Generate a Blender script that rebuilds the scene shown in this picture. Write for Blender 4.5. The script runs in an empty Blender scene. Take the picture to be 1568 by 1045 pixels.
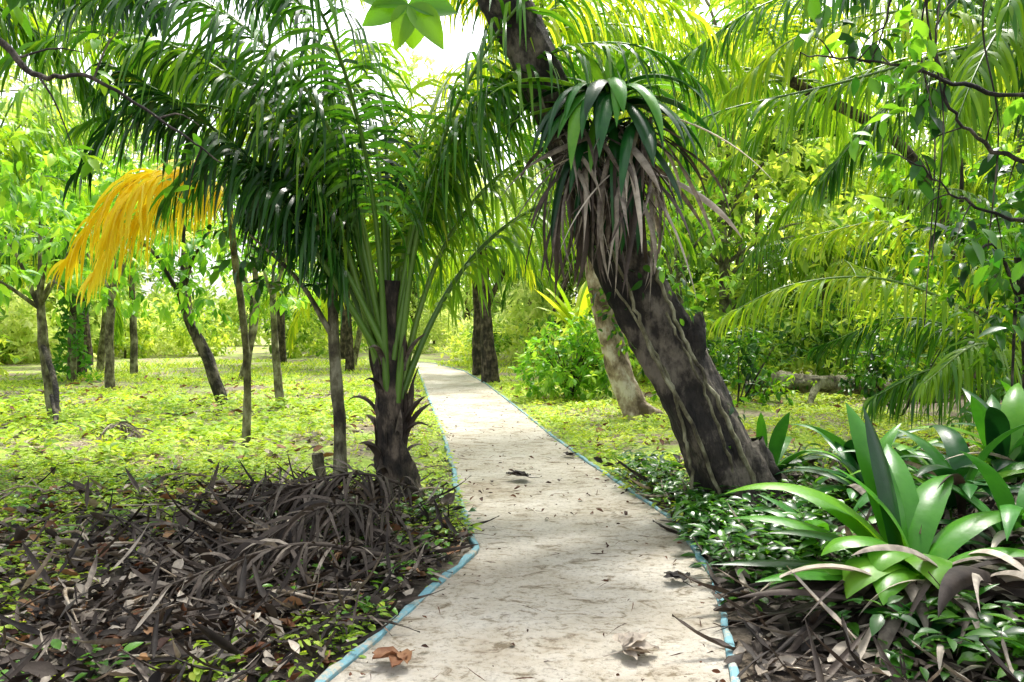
import bpy, math, numpy as np
from mathutils import Vector
rng=np.random.default_rng(11)
R=math.radians
scene=bpy.context.scene

# ---------------------------------------------------------------- mesh helpers
class MB:
    def __init__(s): s.v=[];s.f=[];s.m=[];s.t=[];s.n=0
    def add(s,v,f,mat,t):
        v=np.asarray(v,float).reshape(-1,3); f=np.asarray(f,int).reshape(-1,4)
        s.v.append(v); s.f.append(f+s.n); s.m.append(np.full(len(f),mat,int))
        s.t.append(np.broadcast_to(np.asarray(t,float),(len(v),)).copy()); s.n+=len(v)
    def mesh(s,name,mats,smooth=True):
        v=np.concatenate(s.v); f=np.concatenate(s.f); m=np.concatenate(s.m); t=np.concatenate(s.t)
        me=bpy.data.meshes.new(name)
        me.vertices.add(len(v)); me.vertices.foreach_set('co',v.astype(np.float32).ravel())
        me.loops.add(len(f)*4); me.loops.foreach_set('vertex_index',f.astype(np.int32).ravel())
        me.polygons.add(len(f)); me.polygons.foreach_set('loop_start',(np.arange(len(f))*4).astype(np.int32))
        me.polygons.foreach_set('material_index',m.astype(np.int32))
        me.polygons.foreach_set('use_smooth',np.full(len(f),smooth))
        a=me.attributes.new('tint','FLOAT','POINT'); a.data.foreach_set('value',t.astype(np.float32))
        for x in mats: me.materials.append(x)
        me.update(calc_edges=True)
        return me
    def obj(s,name,mats,parent=None,smooth=True):
        o=bpy.data.objects.new(name,s.mesh(name,mats,smooth)); scene.collection.objects.link(o)
        if parent: o.parent=parent
        return o
def empty(name,loc=(0,0,0)):
    e=bpy.data.objects.new(name,None); e.location=loc; scene.collection.objects.link(e); return e
def nrm(a): return a/np.maximum(np.linalg.norm(a,axis=-1,keepdims=True),1e-9)
def catmull(c,n=30):
    c=np.asarray(c,float)
    if len(c)==2: return c[0]+(c[1]-c[0])*np.linspace(0,1,n)[:,None]
    p=np.vstack([2*c[0]-c[1],c,2*c[-1]-c[-2]])
    u=np.linspace(0,len(c)-1-1e-6,n); i=u.astype(int); t=(u-i)[:,None]
    a,b,d,e=p[i],p[i+1],p[i+2],p[i+3]
    return .5*((2*b)+(-a+d)*t+(2*a-5*b+4*d-e)*t*t+(-a+3*b-3*d+e)*t**3)
def tube(mb,P,r,sides=8,mat=0,t=.5,rough=0.):
    P=np.asarray(P,float); n=len(P); r=np.interp(np.linspace(0,1,n),np.linspace(0,1,len(np.atleast_1d(r))),np.atleast_1d(r))
    T=nrm(np.gradient(P,axis=0)); ref=np.array([.13,1,.07]) if abs(T[0][2])>.6 else np.array([0.1,0.05,1])
    A=nrm(np.cross(T,ref)); B=np.cross(T,A)
    th=np.linspace(0,2*np.pi,sides,endpoint=False)
    rr=r[:,None]*np.ones((1,sides))
    if rough: 
        ph=rng.random(4)*6
        for k,(a,b) in enumerate([(2,9),(3,17),(5,31)]): rr=rr*(1+rough*.6*np.sin(a*th[None]+ph[k]+b*np.linspace(0,1,n)[:,None]))
        rr*=1+rough*.5*(rng.random(rr.shape)-.5)
    V=P[:,None]+rr[...,None]*(np.cos(th)[None,:,None]*A[:,None]+np.sin(th)[None,:,None]*B[:,None])
    i=np.arange(n-1)[:,None]*sides; j=np.arange(sides)[None]; k=(j+1)%sides
    F=np.stack([i+j,i+k,i+sides+k,i+sides+j],-1)
    mb.add(V,F,mat,t)
def leaf_tpl(w=.3,nseg=4,fold=.12,droop=.25,peak=.45,wav=0.):
    V=[];
    for i in range(nseg+1):
        y=i/nseg; ww=w*.5*(math.sin(math.pi*min(1,y**(math.log(.5)/math.log(peak))))**.8 if 0<y<1 else .04)
        z=-droop*y*y
        wv=wav*math.sin(i*2.3)
        V+=[(-ww,y,z+fold*ww*2+wv),(0,y,z),(ww,y,z+fold*ww*2-wv)]
    F=[]
    for i in range(nseg):
        a=i*3; F+=[(a,a+1,a+4,a+3),(a+1,a+2,a+5,a+4)]
    return np.array(V),np.array(F)
KITE=(np.array([(0,0,0),(.25,.45,.05),(0,1,-.12),(-.25,.45,.05)]),np.array([(0,1,2,3)]))
LEAF=leaf_tpl(.46,4,.15,.3)
DEAD=[leaf_tpl(.5,5,.5,-.3,.5,.04),leaf_tpl(.38,5,.35,.35,.5,-.05),leaf_tpl(.6,4,-.4,.2,.5,.07)]
DSTRIP=[leaf_tpl(.075,6,.4,-.12,.4,.008),leaf_tpl(.055,6,.3,.18,.4,-.01),leaf_tpl(.11,6,.5,-.35,.4,.02),leaf_tpl(.07,6,.5,-.5,.4,.01)]
def scatter(mb,tpl,P,D,U,S,mat,t):
    P=np.asarray(P,float);N=len(P)
    D=nrm(D); s=nrm(np.cross(D,U)); u=np.cross(s,D); tv,tf=tpl; S=np.broadcast_to(S,(N,))
    V=P[:,None]+S[:,None,None]*(tv[None,:,0:1]*s[:,None]+tv[None,:,1:2]*D[:,None]+tv[None,:,2:3]*u[:,None])
    F=tf[None]+(np.arange(N)*len(tv))[:,None,None]
    mb.add(V,F,mat,np.repeat(np.broadcast_to(t,(N,)),len(tv)))
def rand_dir(n): return nrm(rng.normal(size=(n,3)))
def foliage(mb,C,Rr,n,size,mat=0,tpl=KITE,tb=.5,droop=.35,per=6):
    nt=max(1,n//per); d=rand_dir(nt); rad=rng.random(nt)**.45
    P=np.asarray(C)+d*rad[:,None]*np.asarray(Rr)
    tw=nrm(d*.8+rand_dir(nt)*.8+np.array([0,0,.1]))
    idx=np.repeat(np.arange(nt),per); k=np.tile(np.arange(per),nt)
    L=nrm(tw[idx]*.5+rand_dir(len(idx))*.85+np.array([0,0,-droop]))
    PP=P[idx]+tw[idx]*(k/per)[:,None]*size*1.6
    U=nrm(np.array([0,0,1.])+rand_dir(len(idx))*.55)
    t=np.clip(tb+(rng.random(nt)[idx]-.5)*.6+(rng.random(len(idx))-.5)*.35,0,1)
    scatter(mb,tpl,PP,L,U,size*(.65+.6*rng.random(len(idx))),mat,t)
def frond(mb,ctrl,nl=60,L=.8,w=.042,start=.2,droop=1.1,ml=0,mr=1,r0=.028,tb=.5,jit=.14,floor=False,K=5,up=.25,ns=40):
    P=catmull(ctrl,ns); tube(mb,P,[r0,r0*.6,r0*.35,.004],6,mr,tb)
    H=P[-1]-P[0]; H[2]=0
    if np.linalg.norm(H)<.2: H=np.array([1.,0,0])
    H=nrm(H); S0=np.cross(H,[0,0,1.])
    u=np.linspace(0,1,ns); t=np.linspace(start,.995,nl)
    for sg in (1,-1):
        tt=np.clip(t+(rng.random(nl)-.5)*.012,0,1)
        p=np.stack([np.interp(tt,u,P[:,i]) for i in range(3)],1)
        G=np.gradient(P,axis=0); T=nrm(np.stack([np.interp(tt,u,G[:,i]) for i in range(3)],1))
        S=nrm(S0-T*(T@S0)[:,None]); U=np.cross(S,T)
        U*=np.where(U[:,2:3]<-.3,-1,1)
        q=(tt-start)/(1-start)
        a=np.interp(q,[0,1],[R(28),R(66)])+rng.normal(size=nl)*jit
        d=nrm(S*sg*np.cos(a)[:,None]+T*np.sin(a)[:,None]+U*(up+rng.normal(size=nl)[:,None]*jit))
        ln=L*np.interp(q,[0,.12,.4,.75,1],[.55,.85,1,.78,.35])*(.8+.4*rng.random(nl))
        wv=nrm(T+U*rng.normal(size=nl)[:,None]*.4)
        wp=[.45,1,1,.8,.5,.06] if K==5 else np.interp(np.linspace(0,1,K+1),[0,.2,.6,1],[.5,1,.8,.06])
        rows=[]; g=np.array([0,0,-1.]); dr=droop*(.7+.6*rng.random(nl))[:,None]
        for i in range(K+1):
            wv=nrm(wv-d*np.sum(wv*d,1)[:,None]); hw=wv*(w*.5*wp[i])
            rows.append(np.stack([p-hw,p+hw],1))
            d=nrm(d+g*dr/K*(1.0+.4*i/K)+rng.normal(size=(nl,3))*.04); p=p+d*(ln/K)[:,None]
        V=np.stack(rows,1)
        if floor:
            V[...,2]=np.maximum(V[...,2],gh(V[...,0],V[...,1])+.02)
        b=(np.arange(nl)*(K+1)*2)[:,None]; i=(np.arange(K)*2)[None]
        F=np.stack([b+i,b+i+1,b+i+3,b+i+2],-1)
        mb.add(V,F,ml,np.repeat(np.clip(tb+(rng.random(nl)-.5)*.5,0,1),(K+1)*2))
def arc(C,az,e0,L,bend,n=8,ex=1.4):
    p=np.array(C,float); out=[p.copy()]; a=R(az)
    for i in range(n):
        e=R(e0-bend*((i+.5)/n)**ex); p=p+L/n*np.array([math.cos(a)*math.cos(e),math.sin(a)*math.cos(e),math.sin(e)]); out.append(p.copy())
    return np.array(out)
def strap(mb,C,az,e0,L,w,bend,mat=0,t=.5,n=12,fold=.35,twist=0.,sway=0.,floor=False,ex=1.3):
    P=[np.array(C,float)]; D=[]
    for i in range(n):
        e=R(e0-bend*((i+.5)/n)**ex); a=R(az+sway*(i/n))
        D.append(np.array([math.cos(a)*math.cos(e),math.sin(a)*math.cos(e),math.sin(e)])); P.append(P[-1]+L/n*D[-1])
    D.append(D[-1]); P=np.array(P); D=np.array(D)
    if floor: P[:,2]=np.maximum(P[:,2],gh(P[:,0],P[:,1])+.03)
    a=R(az); s0=np.array([-math.sin(a),math.cos(a),0])
    V=[]
    for i in range(n+1):
        y=i/n; ww=w*.5*np.interp(y,[0,.1,.25,.45,.65,.8,.92,1],[.6,.65,.85,1,.92,.68,.32,.02]); nn=np.cross(D[i],s0)
        c,s=math.cos(twist*y),math.sin(twist*y); sd=s0*c+nn*s; up=-nn*c+s0*s
        V+=[P[i]-sd*ww+up*fold*ww,P[i]-sd*ww*.5+up*fold*ww*.35,P[i],P[i]+sd*ww*.5+up*fold*ww*.35,P[i]+sd*ww+up*fold*ww]
    F=[]
    for i in range(n):
        for j in range(4): b=i*5+j; F.append((b,b+1,b+6,b+5))
    mb.add(V,F,mat,t)
def vn(x,y,s=1.,ph=0.):
    x=x*s+ph;y=y*s-ph
    return .5+.17*(np.sin(1.7*x+1.3*np.sin(.9*y+.4))+np.sin(2.3*y+1.7*np.sin(1.1*x+2))+np.sin(3.9*x-2.9*y+np.sin(2.3*y)*1.5)*.6+np.sin(5.3*y+4.1*x)*.4)

# ---------------------------------------------------------------- materials
def mat_new(name):
    m=bpy.data.materials.new(name); m.use_nodes=True; nt=m.node_tree; nt.nodes.clear(); return m,nt,nt.nodes,nt.links
def ramp(N,stops):
    r=N.new('ShaderNodeValToRGB'); e=r.color_ramp.elements
    e[0].position,e[0].color=stops[0][0],(*stops[0][1],1); e[1].position,e[1].color=stops[-1][0],(*stops[-1][1],1)
    for p,c in stops[1:-1]: x=e.new(p); x.color=(*c,1)
    return r
def leaf_mat(name,c0,c1,c2,trans=.4,rough=.38,tcol=(1.5,1.35,.6),spec=.5,objrand=.2,noise=0):
    m,nt,N,L=mat_new(name)
    at=N.new('ShaderNodeAttribute'); at.attribute_name='tint'
    oi=N.new('ShaderNodeObjectInfo')
    a=N.new('ShaderNodeMath');a.operation='MULTIPLY_ADD';a.inputs[1].default_value=objrand;L.new(oi.outputs['Random'],a.inputs[0]);L.new(at.outputs['Fac'],a.inputs[2])
    c=N.new('ShaderNodeMath');c.operation='SUBTRACT';c.inputs[1].default_value=objrand*.5
    p=N.new('ShaderNodeBsdfPrincipled')
    if noise:
        tc=N.new('ShaderNodeTexCoord'); no=N.new('ShaderNodeTexNoise'); no.inputs['Scale'].default_value=noise; no.inputs['Detail'].default_value=6; no.inputs['Roughness'].default_value=.65
        L.new(tc.outputs['Object'],no.inputs['Vector'])
        b=N.new('ShaderNodeMath');b.operation='MULTIPLY_ADD';b.inputs[1].default_value=.8;L.new(no.outputs['Fac'],b.inputs[0]);L.new(a.outputs[0],b.inputs[2]); L.new(b.outputs[0],c.inputs[0]); c.inputs[1].default_value+=.4
        bp=N.new('ShaderNodeBump');bp.inputs['Strength'].default_value=.25;bp.inputs['Distance'].default_value=.02;L.new(no.outputs['Fac'],bp.inputs['Height']);L.new(bp.outputs[0],p.inputs['Normal'])
    else: L.new(a.outputs[0],c.inputs[0])
    r=ramp(N,[(0,c0),(.5,c1),(1,c2)]); L.new(c.outputs[0],r.inputs[0])
    L.new(r.outputs[0],p.inputs['Base Color']); p.inputs['Roughness'].default_value=rough
    p.inputs['Specular IOR Level'].default_value=spec
    mx=N.new('ShaderNodeMix');mx.data_type='RGBA';mx.blend_type='MULTIPLY';mx.inputs['Factor'].default_value=1;mx.inputs['B'].default_value=(*tcol,1);L.new(r.outputs[0],mx.inputs['A'])
    tr=N.new('ShaderNodeBsdfTranslucent');L.new(mx.outputs['Result'],tr.inputs['Color'])
    ms=N.new('ShaderNodeMixShader');ms.inputs[0].default_value=trans;L.new(p.outputs[0],ms.inputs[1]);L.new(tr.outputs[0],ms.inputs[2])
    o=N.new('ShaderNodeOutputMaterial');L.new(ms.outputs[0],o.inputs['Surface']); return m
def bark_mat(name,c0,c1,c2,scale=9,zs=.35,bump=.6,rough=.9):
    m,nt,N,L=mat_new(name)
    tc=N.new('ShaderNodeTexCoord'); mp=N.new('ShaderNodeMapping'); mp.inputs['Scale'].default_value=(1,1,zs); L.new(tc.outputs['Object'],mp.inputs[0])
    n1=N.new('ShaderNodeTexNoise');n1.inputs['Scale'].default_value=scale;n1.inputs['Detail'].default_value=8;n1.inputs['Roughness'].default_value=.7;L.new(mp.outputs[0],n1.inputs['Vector'])
    n2=N.new('ShaderNodeTexNoise');n2.inputs['Scale'].default_value=scale*.35;n2.inputs['Detail'].default_value=5;L.new(tc.outputs['Object'],n2.inputs['Vector'])
    v=N.new('ShaderNodeTexVoronoi');v.inputs['Scale'].default_value=scale*1.6;v.feature='DISTANCE_TO_EDGE';L.new(mp.outputs[0],v.inputs['Vector'])
    r=ramp(N,[(.32,c0),(.5,c1),(.68,c2)]); ad=N.new('ShaderNodeMath');ad.operation='ADD';L.new(n1.outputs['Fac'],ad.inputs[0])
    s=N.new('ShaderNodeMath');s.operation='SUBTRACT';s.inputs[1].default_value=.5;L.new(n2.outputs['Fac'],s.inputs[0]);L.new(s.outputs[0],ad.inputs[1]);L.new(ad.outputs[0],r.inputs[0])
    p=N.new('ShaderNodeBsdfPrincipled');L.new(r.outputs[0],p.inputs['Base Color']);p.inputs['Roughness'].default_value=rough
    mu=N.new('ShaderNodeMath');mu.operation='MULTIPLY_ADD';mu.inputs[1].default_value=.6;L.new(v.outputs['Distance'],mu.inputs[0]);L.new(n1.outputs['Fac'],mu.inputs[2])
    b=N.new('ShaderNodeBump');b.inputs['Strength'].default_value=bump;b.inputs['Distance'].default_value=.06;L.new(mu.outputs[0],b.inputs['Height']);L.new(b.outputs[0],p.inputs['Normal'])
    o=N.new('ShaderNodeOutputMaterial');L.new(p.outputs[0],o.inputs['Surface']);return m
M_palm=leaf_mat('palm_leaflet',(.010,.050,.008),(.055,.20,.015),(.25,.44,.025),.42,.27,spec=.45)
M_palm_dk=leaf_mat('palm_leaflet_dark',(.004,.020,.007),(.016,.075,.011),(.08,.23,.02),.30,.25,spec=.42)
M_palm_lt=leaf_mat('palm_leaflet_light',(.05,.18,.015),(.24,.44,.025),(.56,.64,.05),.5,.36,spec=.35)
M_yel=leaf_mat('palm_leaflet_yellow',(.70,.52,.02),(.92,.72,.02),(.95,.84,.09),.5,.45,(1.1,1.08,.7),spec=.3)
M_rach=leaf_mat('palm_rachis',(.04,.10,.015),(.10,.21,.025),(.22,.34,.05),.05,.4)
M_rach_y=leaf_mat('palm_rachis_yellow',(.4,.3,.05),(.5,.4,.08),(.6,.5,.12),.05,.4)
M_leaf=leaf_mat('broad_leaf',(.015,.075,.008),(.09,.28,.015),(.36,.57,.03),.46,.34,spec=.4)
M_leaf_dk=leaf_mat('broad_leaf_dark',(.006,.030,.009),(.026,.11,.014),(.13,.34,.025),.36,.28)
M_leaf_br=leaf_mat('broad_leaf_bright',(.03,.16,.015),(.21,.48,.04),(.54,.75,.12),.47,.4,spec=.4)
M_gc=leaf_mat('ground_cover_leaf',(.08,.21,.015),(.36,.54,.04),(.70,.77,.13),.4,.5,spec=.35)
M_far=leaf_mat('far_leaf',(.025,.10,.014),(.21,.39,.05),(.58,.70,.17),.5,.5,objrand=.5,spec=.3)  # greens lightened and yellowed: some distance haze is put into the colour
M_haze=leaf_mat('far_leaf_haze_tint',(.22,.36,.08),(.52,.66,.20),(.80,.86,.45),.5,.6,(1.2,1.15,.8),objrand=.4,spec=.2)  # pale, low-contrast version of the far leaf; distance haze painted into its colour
M_strap=leaf_mat('strap_leaf',(.004,.030,.008),(.012,.085,.016),(.05,.22,.025),.2,.32,noise=5,spec=.38)
M_strap_b=leaf_mat('strap_leaf_bright',(.02,.12,.012),(.07,.27,.02),(.22,.46,.04),.35,.3,noise=4,spec=.38)
M_dead=leaf_mat('dead_leaf',(.016,.012,.010),(.09,.07,.056),(.60,.53,.43),.12,.65,(1.2,1,.8),.25,noise=11)
M_deadr=leaf_mat('dead_leaf_red',(.04,.016,.01),(.16,.065,.03),(.42,.25,.13),.12,.6,(1.2,1,.8),.2,noise=9)
M_bark=bark_mat('dark_bark',(.006,.005,.004),(.028,.022,.017),(.17,.145,.11),8,.5,1.)
M_barkp=bark_mat('pale_mottled_bark',(.10,.07,.04),(.32,.25,.17),(.60,.54,.44),7,.6,.5)
M_barkm=bark_mat('mossy_bark',(.035,.028,.018),(.13,.12,.065),(.30,.29,.19),12,.5,.6)
M_fib=bark_mat('palm_trunk_fibre',(.010,.008,.006),(.045,.034,.024),(.16,.125,.09),16,.25,.9)

# ---------------------------------------------------------------- path geometry
PL=np.array([(-7,-6.5),(-3.9,-3.),(-1.95,0),(-.803,3.575),(-.582,4.33),(-.225,5.59),(-.314,6.18),(-.484,7.48),(-.63,8.83),(-.918,11.09),(-1.61,16.1),(-2.53,22.7),(-3.5,29.6),(-5.2,35),(-9,40),(-16,44)])
PR=np.array([(-5,-7.5),(-1.9,-4.),(.15,0),(.985,3.575),(1.165,4.43),(1.25,4.99),(1.30,6.08),(1.31,6.38),(1.19,7.2),(.897,9.04),(.57,11.4),(.076,15.5),(-.69,21.5),(-1.7,28),(-3.3,33.6),(-7.6,38.4),(-15,42.3)])
def xl(y): return np.interp(y,PL[:,1],PL[:,0])
def xr(y): return np.interp(y,PR[:,1],PR[:,0])
def pdist(x,y): return np.maximum(np.maximum(xl(y)-x,x-xr(y)),0)
def sm(x): x=np.clip(x,0,1); return x*x*(3-2*x)
def gh(x,y):
    d=pdist(x,y); inside=(d<=0)
    und=.05*np.sin(x*1.1+.5*y)*np.cos(y*.8-x*.3)+.03*np.sin(2.7*x-1.9*y)+.03
    mound=.10*np.exp(-((x+1.5)/.8)**2-((y-5.6)/1.0)**2)
    return np.where(inside,-.05,sm(d/1.6)*und+sm(d/.6)*mound)+sm((d-.5)/2)*.04
def pts_region(n,x0,x1,y0,y1,clear=.08):
    x=rng.uniform(x0,x1,n); y=rng.uniform(y0,y1,n); k=pdist(x,y)>clear; return x[k],y[k]
ax=np.concatenate([-np.geomspace(260,14,26),np.linspace(-13.6,11.6,170),np.geomspace(12,260,26)])
ay=np.concatenate([-np.geomspace(200,7,16),np.linspace(-6.5,24,190),np.geomspace(24.5,300,40)])
X,Y=np.meshgrid(ax,ay); Z=gh(X,Y); mb=MB(); nx=len(ax)
i=np.arange(len(ay)-1)[:,None]*nx; j=np.arange(nx-1)[None]
litter=np.maximum(sm((8.-Y)/2.)*sm((-.1-X)/.6)*(.5+.5*sm((X+4.)/1.8)),sm((8.-Y)/2.)*sm((X-.8)/.6))
grass=np.clip(1-1.0*litter-.4*sm((X-6)/4)*sm((25-Y)/6),0,1)
mb.add(np.stack([X,Y,Z],-1),np.stack([i+j,i+j+1,i+j+1+nx,i+j+nx],-1),0,grass.ravel())
m,nt,N,L=mat_new('ground_soil_grass')
tc=N.new('ShaderNodeTexCoord'); at=N.new('ShaderNodeAttribute');at.attribute_name='tint'
n1=N.new('ShaderNodeTexNoise');n1.inputs['Scale'].default_value=.8;n1.inputs['Detail'].default_value=9;n1.inputs['Roughness'].default_value=.7;L.new(tc.outputs['Object'],n1.inputs['Vector'])
n2=N.new('ShaderNodeTexNoise');n2.inputs['Scale'].default_value=14;n2.inputs['Detail'].default_value=8;n2.inputs['Roughness'].default_value=.75;L.new(tc.outputs['Object'],n2.inputs['Vector'])
rd0=ramp(N,[(.3,(.008,.006,.004)),(.5,(.035,.025,.018)),(.72,(.13,.10,.075))]);L.new(n2.outputs['Fac'],rd0.inputs[0])  # darker soil where litter lies; shadow beneath the leaves painted into this ramp
rd1=ramp(N,[(.3,(.06,.045,.03)),(.5,(.24,.19,.13)),(.72,(.52,.46,.36))]);L.new(n2.outputs['Fac'],rd1.inputs[0])
rd=N.new('ShaderNodeMix');rd.data_type='RGBA';L.new(at.outputs['Fac'],rd.inputs['Factor']);L.new(rd0.outputs[0],rd.inputs['A']);L.new(rd1.outputs[0],rd.inputs['B'])
rg=ramp(N,[(.3,(.14,.23,.03)),(.52,(.36,.50,.07)),(.75,(.60,.68,.18))]);L.new(n2.outputs['Fac'],rg.inputs[0])
a=N.new('ShaderNodeMath');a.operation='MULTIPLY_ADD';a.inputs[1].default_value=.60;a.inputs[2].default_value=-.10;L.new(at.outputs['Fac'],a.inputs[0])
s=N.new('ShaderNodeMath');s.operation='SUBTRACT';L.new(a.outputs[0],s.inputs[0]);L.new(n1.outputs['Fac'],s.inputs[1])
mr=N.new('ShaderNodeMapRange');mr.inputs['From Min'].default_value=-.06;mr.inputs['From Max'].default_value=.08;L.new(s.outputs[0],mr.inputs['Value'])
mx=N.new('ShaderNodeMix');mx.data_type='RGBA';L.new(mr.outputs[0],mx.inputs['Factor']);L.new(rd.outputs['Result'],mx.inputs['A']);L.new(rg.outputs[0],mx.inputs['B'])
p=N.new('ShaderNodeBsdfPrincipled');p.inputs['Roughness'].default_value=.95;L.new(mx.outputs['Result'],p.inputs['Base Color'])
b=N.new('ShaderNodeBump');b.inputs['Strength'].default_value=.8;b.inputs['Distance'].default_value=.05;L.new(n2.outputs['Fac'],b.inputs['Height']);L.new(b.outputs[0],p.inputs['Normal'])
o=N.new('ShaderNodeOutputMaterial');L.new(p.outputs[0],o.inputs['Surface']); M_ground=m
mb.obj('ground',[M_ground])
m,nt,N,L=mat_new('sandy_concrete')
tc=N.new('ShaderNodeTexCoord')
n1=N.new('ShaderNodeTexNoise');n1.inputs['Scale'].default_value=1.1;n1.inputs['Detail'].default_value=8;n1.inputs['Roughness'].default_value=.65;L.new(tc.outputs['Object'],n1.inputs['Vector'])
n2=N.new('ShaderNodeTexNoise');n2.inputs['Scale'].default_value=30;n2.inputs['Detail'].default_value=8;n2.inputs['Roughness'].default_value=.8;L.new(tc.outputs['Object'],n2.inputs['Vector'])
mp=N.new('ShaderNodeMapping');mp.inputs['Scale'].default_value=(1,1.6,1);mp.inputs['Rotation'].default_value=(0,0,.45);L.new(tc.outputs['Object'],mp.inputs[0])
n3=N.new('ShaderNodeTexNoise');n3.inputs['Scale'].default_value=6;n3.inputs['Detail'].default_value=7;n3.inputs['Roughness'].default_value=.68;n3.inputs['Distortion'].default_value=.9;L.new(mp.outputs[0],n3.inputs['Vector'])
r1=ramp(N,[(.28,(.36,.30,.22)),(.45,(.51,.465,.385)),(.7,(.64,.61,.55))]);L.new(n1.outputs['Fac'],r1.inputs[0])
r2=ramp(N,[(.33,(.36,.33,.28)),(.48,(1,1,1)),(.7,(1.1,1.08,1.06))]);L.new(n2.outputs['Fac'],r2.inputs[0])
r3=ramp(N,[(.36,(.40,.35,.27)),(.45,(.90,.88,.84)),(.6,(1,1,1))]);L.new(n3.outputs['Fac'],r3.inputs[0])
x1=N.new('ShaderNodeMix');x1.data_type='RGBA';x1.blend_type='MULTIPLY';x1.inputs['Factor'].default_value=1;L.new(r1.outputs[0],x1.inputs['A']);L.new(r2.outputs[0],x1.inputs['B'])
x2=N.new('ShaderNodeMix');x2.data_type='RGBA';x2.blend_type='MULTIPLY';x2.inputs['Factor'].default_value=1;L.new(x1.outputs['Result'],x2.inputs['A']);L.new(r3.outputs[0],x2.inputs['B'])
p=N.new('ShaderNodeBsdfPrincipled');p.inputs['Roughness'].default_value=.9;L.new(x2.outputs['Result'],p.inputs['Base Color'])
ad=N.new('ShaderNodeMath');ad.operation='ADD';L.new(n2.outputs['Fac'],ad.inputs[0]);L.new(n3.outputs['Fac'],ad.inputs[1])
b=N.new('ShaderNodeBump');b.inputs['Strength'].default_value=.8;b.inputs['Distance'].default_value=.03;L.new(ad.outputs[0],b.inputs['Height']);L.new(b.outputs[0],p.inputs['Normal'])
o=N.new('ShaderNodeOutputMaterial');L.new(p.outputs[0],o.inputs['Surface']);M_path=m
m,nt,N,L=mat_new('faded_blue_paint')
tc=N.new('ShaderNodeTexCoord');n1=N.new('ShaderNodeTexNoise');n1.inputs['Scale'].default_value=7;n1.inputs['Detail'].default_value=8;n1.inputs['Roughness'].default_value=.8;L.new(tc.outputs['Object'],n1.inputs['Vector'])
r1=ramp(N,[(.42,(.36,.34,.27)),(.50,(.13,.29,.34)),(.7,(.20,.42,.48))]);L.new(n1.outputs['Fac'],r1.inputs[0])
p=N.new('ShaderNodeBsdfPrincipled');p.inputs['Roughness'].default_value=.75;L.new(r1.outputs[0],p.inputs['Base Color'])
o=N.new('ShaderNodeOutputMaterial');L.new(p.outputs[0],o.inputs['Surface']);M_blue=m
path=empty('footpath')
yy=np.concatenate([np.linspace(-5.5,14,190),np.linspace(14.2,41,70)])
mb=MB(); nc=13; G=[]
for y in yy:
    w=np.linspace(0,1,nc); x=xl(y)+(xr(y)-xl(y))*w; G.append(np.stack([x,np.full(nc,y),.006+.008*np.sin(3*x+2*y)*np.sin(y*1.7)],-1))
G=np.array(G); i=np.arange(len(yy)-1)[:,None]*nc;j=np.arange(nc-1)[None]
mb.add(G,np.stack([i+j,i+j+1,i+j+1+nc,i+j+nc],-1),0,.5); mb.obj('slab',[M_path],path)
def kerb(name,fx,w,sgn,ys):
    mb=MB(); x=fx(ys)+rng.normal(size=len(ys))*.004; P=np.stack([x,ys,np.zeros_like(ys)],1); T=nrm(np.gradient(P,axis=0)); Sd=np.cross(T,[0,0,1.])*sgn
    ww=w*(1+.6*(rng.random(len(ys))-.5))[:,None]
    hz=np.zeros((len(ys),3)); hz[:,2]=.022+.014*rng.random(len(ys)); lo=np.array([0,0,-.06])
    rows=np.stack([P+lo,P+hz-[0,0,.006],P+Sd*.008+hz,P+Sd*(ww-.008)+hz,P+Sd*ww+hz-[0,0,.006],P+Sd*ww+lo],1)
    i=np.arange(len(ys)-1)[:,None]*6;j=np.arange(5)[None]
    mb.add(rows,np.stack([i+j,i+j+1,i+j+7,i+j+6],-1),0,.5); return mb.obj(name,[M_blue],path,False)
kerb('kerb_left',xl,.045,-1,np.linspace(-5,37,420)); kerb('kerb_right',xr,.038,1,np.linspace(-5,37,420))

# ---------------------------------------------------------------- leaning tree
def tree(ctrl,rad,limbs=(),clumps=(),tpl=KITE,sides=12,rough=.12,leafsize=.15,n=30,lmat=1,tb=.5,droop=.35):
    mb=MB(); P=catmull(ctrl,n); tube(mb,P,rad,sides,0,.5,rough)
    for l,r in limbs: tube(mb,catmull(l,14),r,7,0,.5,.08)
    for c in clumps: foliage(mb,c[0],c[1],c[2],c[3] if len(c)>3 else leafsize,lmat,tpl,tb,droop)
    return mb
ctrl=[(2.08,6.8,-.15),(1.93,6.76,.12),(1.63,6.71,.77),(1.27,6.71,1.48),(.97,6.71,2.09),(.64,6.71,2.75),(.36,6.7,3.41),(.09,6.7,4.01),(-.13,6.6,4.45),(-.5,6.6,5.3),(-.7,6.8,6.4)]
mb=MB(); tube(mb,catmull(ctrl,120),[.52,.36,.27,.24,.205,.19,.19,.205,.2,.17,.1],36,0,.5,.14)
tube(mb,catmull([(1.40,6.68,1.15),(1.5,6.62,1.42),(1.56,6.6,1.72)],14),[.15,.12,.1,.02],12,0,.5,.12)
for a in (200,235,265,300,350,60):
    ca,sa=math.cos(R(a)),math.sin(R(a)); tube(mb,catmull([(1.85+.15*ca,6.75+.15*sa,.6),(1.95+.34*ca,6.77+.34*sa,.15),(2.+.8*ca,6.8+.8*sa,-.06)],14),[.13,.12,.04],10,0,.5,.15)
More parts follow.
